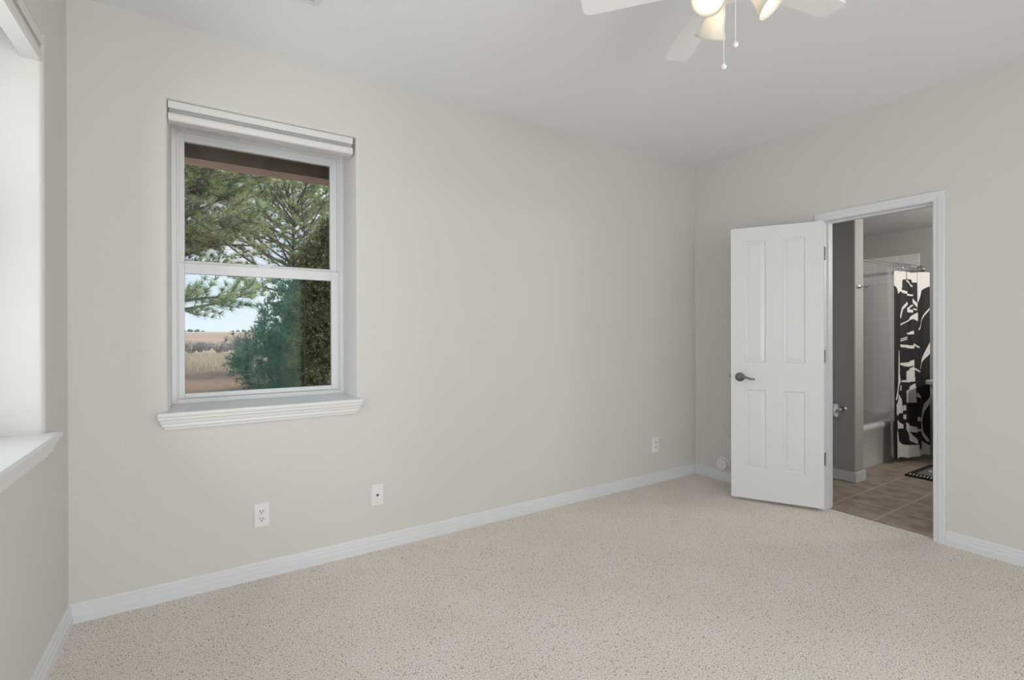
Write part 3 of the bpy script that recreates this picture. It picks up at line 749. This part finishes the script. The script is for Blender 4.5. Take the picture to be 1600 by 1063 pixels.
for i in range(40):
    for j in range(30):
        bm.faces.new((g[i][j], g[i+1][j], g[i+1][j+1], g[i][j+1]))
new_obj('vinyl_sheet', bm, LINER, lin, True)

# robe hook on the end of the wing wall
hk = thing('robe_hook', 'small chrome robe hook on the narrow wall end', 'hook', (5.185, WGY, 1.645))
bm = bmesh.new(); lathe(bm, [(0.0, 0.0), (0.021, 0.0), (0.021, 0.006), (0.010, 0.011), (0.008, 0.016), (0.0, 0.018)], (0, 0, 0), (0, -1, 0), 24); bmesh.ops.remove_doubles(bm, verts=bm.verts, dist=1e-5)
new_obj('rosette', bm, CHROME, hk, True, autos=40)
for s in (-1, 1):
    bm = bmesh.new(); tube(bm, [(0, -0.014, 0), (s*0.012, -0.030, -0.006), (s*0.024, -0.045, -0.006), (s*0.032, -0.052, 0.004), (s*0.034, -0.054, 0.014)], [0.006, 0.0055, 0.005, 0.005, 0.007], 10)
    new_obj('hook_prong', bm, CHROME, hk, True)

# toilet paper
tp = thing('toilet_paper_holder', 'chrome toilet paper holder on the bathroom wall', 'paper holder', (WGX0, -0.755, 0.605))
for y in (-0.067, 0.085):
    bm = bmesh.new(); lathe(bm, [(0.0, 0.0), (0.024, 0.0), (0.024, 0.006), (0.013, 0.014), (0.010, 0.05), (0.013, 0.055), (0.014, 0.075), (0.008, 0.082), (0.0, 0.083)], (0, y, 0), (-1, 0, 0), 24); bmesh.ops.remove_doubles(bm, verts=bm.verts, dist=1e-5)
    new_obj('post', bm, CHROME, tp, True, autos=45)
bm = bmesh.new(); tube(bm, [(-0.066, -0.05, 0), (-0.066, 0.08, 0)], 0.008, 12); new_obj('roller', bm, CHROME, tp, True)
bm = bmesh.new(); lathe(bm, [(0.019, -0.05), (0.055, -0.05), (0.055, 0.05), (0.019, 0.05), (0.019, -0.05)], (WGX0-0.066, -0.745, 0.594), (0, 1, 0), 32, cap=False)
tag(new_obj('toilet_paper_roll', bm, PAPER, None, True, autos=40), 'white toilet paper roll on the chrome holder', 'toilet paper')

# bath mat
bmat = thing('bath_mat', 'black and white patterned bath mat on the brown tile', 'bath mat', (6.05, -1.4, 0.0))
mx0, mx1, my0, my1 = -0.36, 0.22, -0.36, 0.36
bm = bmesh.new(); loft(bm, [rrect(mx0, mx1, my0, my1, 0.02, -0.002), rrect(mx0, mx1, my0, my1, 0.02, 0.010), rrect(mx0+0.004, mx1-0.004, my0+0.004, my1-0.004, 0.02, 0.012)])
new_obj('mat_base', bm, mat('black_mat', (0.02, 0.018, 0.016), 0.95), bmat)
chk = bpy.data.materials.new('grey_weave'); chk.use_nodes = True
_n = chk.node_tree.nodes; _b = _n['Principled BSDF']; _b.inputs['Roughness'].default_value = 0.95
_t = _n.new('ShaderNodeTexCoord'); _c = _n.new('ShaderNodeTexChecker'); _c.inputs['Scale'].default_value = 55
_c.inputs[1].default_value = (0.30, 0.29, 0.27, 1); _c.inputs[2].default_value = (0.06, 0.06, 0.06, 1)
chk.node_tree.links.new(_t.outputs['Object'], _c.inputs[0]); chk.node_tree.links.new(_c.outputs[0], _b.inputs['Base Color'])
bm = bmesh.new(); box(bm, mx0+0.11, mx1-0.05, my0+0.05, my1-0.05, 0.0121, 0.0135); new_obj('woven_field', bm, chk, bmat)
bm = bmesh.new()
for k in range(28):
    y = my0+0.03+k*0.0242
    loft(bm, [[(mx0+0.022, y, z), (mx0+0.075, y+0.008, z), (mx0+0.075, y+0.015, z), (mx0+0.022, y+0.007, z)] for z in (0.0121, 0.0135)])
o = new_obj('striped_border', bm, CLW, bmat); o['label'] = 'white dashes along the mat border'
bm = bmesh.new(); lathe(bm, [(0.05, 0.0136), (0.05, 0.0146), (0.035, 0.0146), (0.035, 0.0136), (0.05, 0.0136)], (mx0+0.30, my1-0.13, 0), cap=False); new_obj('ring_motif', bm, CLW, bmat)

# sink, its rim just showing past the door frame
sk = thing('pedestal_sink', 'white sink rim showing beside the door frame', 'sink', (6.40, -1.315, 0))
bm = bmesh.new()
loft(bm, [rrect(-0.15, 0.15, -0.16, 0.16, 0.1, 0.66), rrect(-0.20, 0.22, -0.24, 0.24, 0.10, 0.70), rrect(-0.235, 0.25, -0.275, 0.275, 0.10, 0.765), rrect(-0.25, 0.26, -0.29, 0.29, 0.08, 0.775), rrect(-0.25, 0.26, -0.29, 0.29, 0.08, 0.805), rrect(-0.24, 0.25, -0.28, 0.28, 0.08, 0.812),
          rrect(-0.19, 0.12, -0.22, 0.22, 0.12, 0.806), rrect(-0.12, 0.06, -0.14, 0.14, 0.08, 0.70)])
new_obj('basin', bm, PORC, sk, True, autos=50)
bm = bmesh.new(); loft(bm, [rrect(-0.10, 0.12, -0.10, 0.10, 0.05, -0.002), rrect(-0.07, 0.09, -0.075, 0.075, 0.05, 0.12), rrect(-0.065, 0.085, -0.07, 0.07, 0.05, 0.45), rrect(-0.09, 0.11, -0.10, 0.10, 0.05, 0.67)])
new_obj('pedestal', bm, PORC, sk, True, autos=50)
bm = bmesh.new(); tube(bm, [(0.19, 0, 0.805), (0.19, 0, 0.92), (0.15, 0, 0.95), (0.09, 0, 0.93)], 0.012, 10); new_obj('faucet', bm, CHROME, sk, True)

vl = thing('vanity_light', 'bathroom wall light above the sink', 'wall light', (5.9, BY1, 1.95))
bm = bmesh.new(); box(bm, -0.25, 0.25, 0.0005, 0.03, -0.05, 0.05); new_obj('back_plate', bm, CHROME, vl, bevel=0.006)
for x in (-0.16, 0.0, 0.16):
    bm = bmesh.new(); sphere(bm, (x, 0.085, 0), 0.05); g_ = new_obj('globe', bm, mat('lit_globe', (1, 1, 1), 0.4, emit=((1, 0.96, 0.9), 2.0)), vl, True)
    bm = bmesh.new(); tube(bm, [(x, 0.03, 0), (x, 0.045, 0)], 0.02, 12); new_obj('neck', bm, CHROME, g_)
pl = bpy.data.lights.new('vanity_glow', 'AREA'); pl.shape = 'RECTANGLE'; pl.size = 0.5; pl.size_y = 0.12; pl.energy = 24.0; pl.color = (1, 0.96, 0.9)
po = bpy.data.objects.new('vanity_glow', pl); C.objects.link(po); po.parent = vl; po.location = (0, 0.16, 0); po.rotation_euler = (PI/2, 0, 0)

# ------------------------------------------------------------------ outdoors
rng = np.random.default_rng(7); random.seed(7)
def zg(Y):
    return float(np.interp(Y, [0, 12, 55, 100, 180, 420], [-0.28, -0.30, -0.62, -0.35, 0.35, 2.15]))
bm = bmesh.new()
ys = [0.42, 3, 6, 9, 12, 16, 20, 25, 30, 36, 42, 48, 55, 65, 80, 100, 130, 180, 240, 320, 420, 600]
xs = [-240, -120, -60, -30, -15, -8, -4, 0, 4, 8, 12, 18, 26, 40, 60, 90, 140, 200, 280, 400]
G = [[bm.verts.new((x, y, zg(y) + (0.25*math.sin(x*0.011+y*0.006)*min(1, y/150) if y > 60 else 0.0))) for y in ys] for x in xs]
for i in range(len(xs)-1):
    for j in range(len(ys)-1): bm.faces.new((G[i][j], G[i+1][j], G[i+1][j+1], G[i][j+1]))
struct(new_obj('ground', bm, GROUND, None, True))

# porch beam and soffit outside the window
pb = thing('porch_beam', 'dark brown porch beam across the top of the window view', 'beam', (2.0, 1.07, 2.412), kind='structure')
bm = bmesh.new(); box(bm, -4.0, 6.0, -0.075, 0.085, 0, 0.30); new_obj('beam', bm, BEAMW, pb)
bm = bmesh.new(); box(bm, -4.0, 6.0, -0.075, 0.085, -0.002, 0.0); new_obj('underside', bm, BEAMU, pb)
bm = bmesh.new(); box(bm, -2.5, 8.0, 0.42, 1.5, 2.72, 2.80); struct(new_obj('roof', bm, BEAMW))

def tri_mesh(name, tris, material, parent=None):
    """tris: (n,3,3) array"""
    n = len(tris); me = bpy.data.meshes.new(name)
    me.vertices.add(3*n); me.vertices.foreach_set('co', tris.reshape(-1).astype(np.float32))
    me.loops.add(3*n); me.loops.foreach_set('vertex_index', np.arange(3*n, dtype=np.int32))
    me.polygons.add(n); me.polygons.foreach_set('loop_start', np.arange(0, 3*n, 3, dtype=np.int32))
    me.update(calc_edges=True); me.validate()
    me.materials.append(material)
    o = bpy.data.objects.new(name, me); C.objects.link(o)
    if parent is not None: o.parent = parent
    return o
def unit(v): return v/np.maximum(1e-9, np.linalg.norm(v, axis=-1, keepdims=True))
def needles(pos, dirs, length, width, n, spread):
    """n needles fanning around each direction"""
    p = np.repeat(pos, n, 0); d = np.repeat(unit(dirs), n, 0)
    d = unit(d + rng.normal(size=d.shape)*spread)
    ln = length*rng.uniform(0.7, 1.15, (len(d), 1))
    s = unit(np.cross(d, rng.normal(size=d.shape)))*width/2
    return np.stack([p-s, p+s, p+d*ln], 1)

def branch_pts(p, az, length, rise, droop, n=9):
    out_ = []; d = np.array([math.cos(az), math.sin(az), 0.0])
    jx = rng.normal(size=3)*0.05*length
    for k in range(n):
        t = k/(n-1)
        out_.append(p + d*length*t + np.array([0, 0, rise*t - droop*t*(1-t)]) + jx*math.sin(t*PI))
    return out_
def pine(name, base, height, brs, label, tr=0.14):
    root = thing(name, label, 'tree', base)
    bm = bmesh.new()
    tube(bm, [(0.03*math.sin(z), 0.03*math.cos(1.3*z), z) for z in np.linspace(-0.3, height, 14)], [tr*(1-0.85*k/13) for k in range(14)], 10)
    new_obj('trunk', bm, BARK, root, True)
    bw = bmesh.new(); tp_, td = [], []
    for (z, az, ln, rise, droop, bare) in brs:
        pts = branch_pts(np.array([0, 0, z]), az, ln, rise, droop)
        tube(bw, pts, [0.040*(ln/3)*(1-0.8*k/8)+0.006 for k in range(9)], 6)
        L_ = np.array(pts)
        nsub = int(ln*7)
        for s in range(nsub):
            t = bare + (1-bare)*(s+rng.uniform(0, 1))/nsub
            q = t*8; i = min(7, int(q)); p = L_[i]+(L_[i+1]-L_[i])*(q-i)
            sa = az + (1 if s % 2 else -1)*rng.uniform(0.4, 1.1); sl = (0.42+0.60*(1-t))*rng.uniform(0.6, 1.15)*min(1, ln/2.2)
            sd = np.array([math.cos(sa), math.sin(sa), rng.uniform(-0.35, 1.3)]); sd /= np.linalg.norm(sd)
            e_ = p+sd*sl; mid = p+sd*sl*0.5+np.array([0, 0, -0.03])
            tube(bw, [p, mid, e_], [0.011, 0.008, 0.004], 4)
            for k in range(max(2, int(sl/0.13))):
                f = (k+1)/max(2, int(sl/0.13)); tp_.append(p+(e_-p)*f); td.append(sd+np.array([0, 0, 0.45]))
        tp_.append(L_[-1]); td.append(L_[-1]-L_[-2])
    new_obj('branches', bw, TWIG, root)
    tris = needles(np.array(tp_), np.array(td), 0.17, 0.0105, 40, 0.60)
    tri_mesh('needles', tris, PINE, root)
    return root
brs = []
for k in range(34):
    z = 2.9+2.5*(k/33); az = 2.4*k+rng.uniform(-0.3, 0.3)
    brs.append((z, az, 2.7*rng.uniform(0.75, 1.1), rng.uniform(0.7, 1.9), rng.uniform(0.0, 0.4), 0.3))
for k in range(24):
    z = 5.3+0.55*(k/23); az = 2.4*k+rng.uniform(-0.3, 0.3)
    brs.append((z, az, 2.2*rng.uniform(0.6, 1.1), rng.uniform(0.9, 3.0), rng.uniform(-0.2, 0.3), 0.25))
pine('pine_tree', (3.10, 15.6, zg(15.6)), 6.1, brs, 'long needled pine with slender trunk in the upper pane', 0.14)
brs = []
for k in range(34):
    z = 2.0+2.9*(k/33); brs.append((z, rng.uniform(-0.5, 0.8), rng.uniform(2.6, 4.1), rng.uniform(0.5, 2.3), rng.uniform(0.1, 0.7), 0.42))
for k in range(8):
    brs.append((2.4+k*0.5, rng.uniform(1.5, 4.6), 2.0, 0.5, 0.2, 0.4))
brs.append((1.85, 0.10, 3.5, 0.55, 0.1, 0.5)); brs.append((2.0, 0.28, 3.7, 0.45, 0.15, 0.55))
pine('pine_tree', (-2.2, 8.4, zg(8.4)), 6.4, brs, 'pine whose branches reach in from the left side of the window', 0.16)

def bushy(name, base, blobs, n, ln, wd, material, label, cat, spread=0.55, per=9, up=0.45):
    root = thing(name, label, cat, base)
    P_, D_ = [], []
    tot = sum(b[3]*b[5] for b in blobs)
    for (x, y, z, rx, ry, rz) in blobs:
        m_ = int(n*rx*rz/tot)
        v = unit(rng.normal(size=(m_, 3))); r_ = rng.uniform(0.45, 1.0, (m_, 1))**0.5*(1+0.12*rng.normal(size=(m_, 1)))
        q = v*r_*np.array([rx, ry, rz])+np.array([x, y, z]); k = q[:, 2] > 0.02
        P_.append(q[k]); D_.append((v+np.array([0, 0, up]))[k])
    tri_mesh('foliage', needles(np.concatenate(P_), np.concatenate(D_), ln, wd, per, spread), material, root)
    bm = bmesh.new(); zt = max(b[2] for b in blobs)
    for k in range(5):
        bx, by = rng.uniform(-0.12, 0.12, 2); tgt = blobs[k % len(blobs)]
        tube(bm, [(bx, by, -0.15), (bx+0.3*(tgt[0]-bx), by, 0.4*tgt[2]), (tgt[0], tgt[1], tgt[2])], [0.05, 0.04, 0.015], 6)
    new_obj('stem', bm, TWIG, root)
    return root
# teal evergreen in the lower pane
bushy('evergreen_shrub', (2.15, 11.3, zg(11.3)), [(-0.15, 0, 0.85, 0.95, 0.8, 0.95), (-0.55, -0.1, 0.85, 0.62, 0.5, 0.35), (0.55, 0.1, 1.0, 0.8, 0.8, 1.1), (0.05, 0, 1.65, 0.62, 0.6, 0.62), (0.62, 0, 2.35, 0.62, 0.6, 0.75), (-0.28, 0, 2.2, 0.22, 0.2, 0.22), (0.02, 0.1, 2.45, 0.28, 0.3, 0.2), (0.2, 0.1, 2.9, 0.5, 0.4, 0.2), (1.0, 0, 1.7, 0.75, 0.7, 1.2)],
      5200, 0.15, 0.02, SPRUCE, 'teal green evergreen shrub filling the middle of the lower pane', 'shrub')
bushy('juniper_tree', (2.62, 8.8, zg(8.8)), [(0, 0, 0.9, 0.62, 0.6, 1.0), (0.25, 0, 2.0, 0.72, 0.6, 1.1), (0.3, 0, 3.0, 0.66, 0.6, 0.75), (0.45, 0, 3.75, 0.45, 0.4, 0.45)],
      6200, 0.13, 0.017, JUNI, 'olive brown juniper at the right edge of the window view', 'tree', 0.7, 9, 0.3)

# dry grass beyond the soil
n = 14000
gx = rng.uniform(-6, 16, n); gy = rng.uniform(22, 44.5, n); gz = np.interp(gy, [0, 12, 55], [-0.28, -0.30, -0.62])
gp = np.stack([gx, gy, gz], 1); gd = np.stack([rng.normal(size=n)*0.3, rng.normal(size=n)*0.3, np.ones(n)], 1)
o = tri_mesh('dry_grass', needles(gp, gd, 0.30, 0.025, 2, 0.15), DRYGR)
tag(o, 'pale dry grass across the field outside', 'grass', kind='stuff')

# bare scrub along the field edge
def scrub_mesh(seed):
    r_ = np.random.default_rng(seed); bm = bmesh.new()
    for k in range(26):
        a = r_.uniform(0, 2*PI); sp = r_.uniform(0.1, 0.75); h = r_.uniform(0.5, 1.0)
        e_ = Vector((math.cos(a)*sp, math.sin(a)*sp, h)); b_ = Vector((math.cos(a)*0.08, math.sin(a)*0.08, -0.1))
        tube(bm, [b_, b_.lerp(e_, 0.5)+Vector((0, 0, 0.08)), e_], [0.022, 0.016, 0.006], 4)
        for q in range(9):
            s = b_.lerp(e_, r_.uniform(0.35, 1.0)); d = Vector((r_.normal()*0.22, r_.normal()*0.22, r_.uniform(0.02, 0.28)))
            tube(bm, [s, s+d], [0.012, 0.006], 3)
    me = bpy.data.meshes.new('scrub_twigs'); bm.to_mesh(me); bm.free(); me.materials.append(SCRUB); return me
sm = [scrub_mesh(s) for s in (1, 2, 3)]
k = 0
for row, Y in enumerate((49.5, 53.5, 57.5)):
    for i in range(9):
        X = -5.0 + i*2.15 + rng.uniform(-0.03, 0.03) + row*0.63
        o = bpy.data.objects.new('bare_shrub', sm[k % 3]); C.objects.link(o); k += 1
        y = Y+rng.uniform(-0.5, 0.5); s = rng.uniform(0.95, 1.05)
        o.location = (X, y, zg(y)); o.scale = (s*1.1, s*1.1, s*rng.uniform(0.85, 1.15)); o.rotation_euler = (0, 0, rng.uniform(0, 6))
        tag(o, 'bare grey shrub in the hedge line beyond the field', 'shrub', 'bare shrubs along the field edge')
o = bpy.data.objects.new('bare_shrub', sm[0]); C.objects.link(o); o.location = (3.0, 46.2, zg(46.2)); o.scale = (1.8, 1.6, 1.75)
tag(o, 'tallest bare grey shrub, standing above the hedge line beyond the field', 'shrub', 'bare shrubs along the field edge')
# far trees on the horizon
def far_mesh(seed):
    r_ = np.random.default_rng(seed); bm = bmesh.new()
    bmesh.ops.create_icosphere(bm, subdivisions=3, radius=1.0)
    for v in bm.verts: v.co = Vector((v.co.x*1.2, v.co.y*1.2, 0.9+v.co.z*0.95))*(1+0.18*r_.normal())
    me = bpy.data.meshes.new('far_crown'); bm.to_mesh(me); bm.free(); me.materials.append(FARTREE); return me
fm = [far_mesh(5), far_mesh(6)]
def far_tree(X, Y, s, lab):
    o = bpy.data.objects.new('distant_tree', fm[int(rng.integers(0, 2))]); C.objects.link(o)
    o.location = (X, Y, zg(Y)-0.1); o.scale = (s*1.35, s*1.35, s); tag(o, lab, 'tree', 'far trees on the horizon')
for X, sz in ((-12.6, 0.85), (-8.8, 1.0), (-5.0, 0.9), (-1.8, 0.55)): far_tree(X, 380, sz, 'small dark tree far off at the left end of the horizon')
for X, sz in ((16.6, 0.5), (19.8, 0.7), (23.4, 0.8), (27.2, 0.75), (31.4, 0.9)): far_tree(X, 405, sz, 'small dark tree far off on the horizon, left of the teal evergreen')
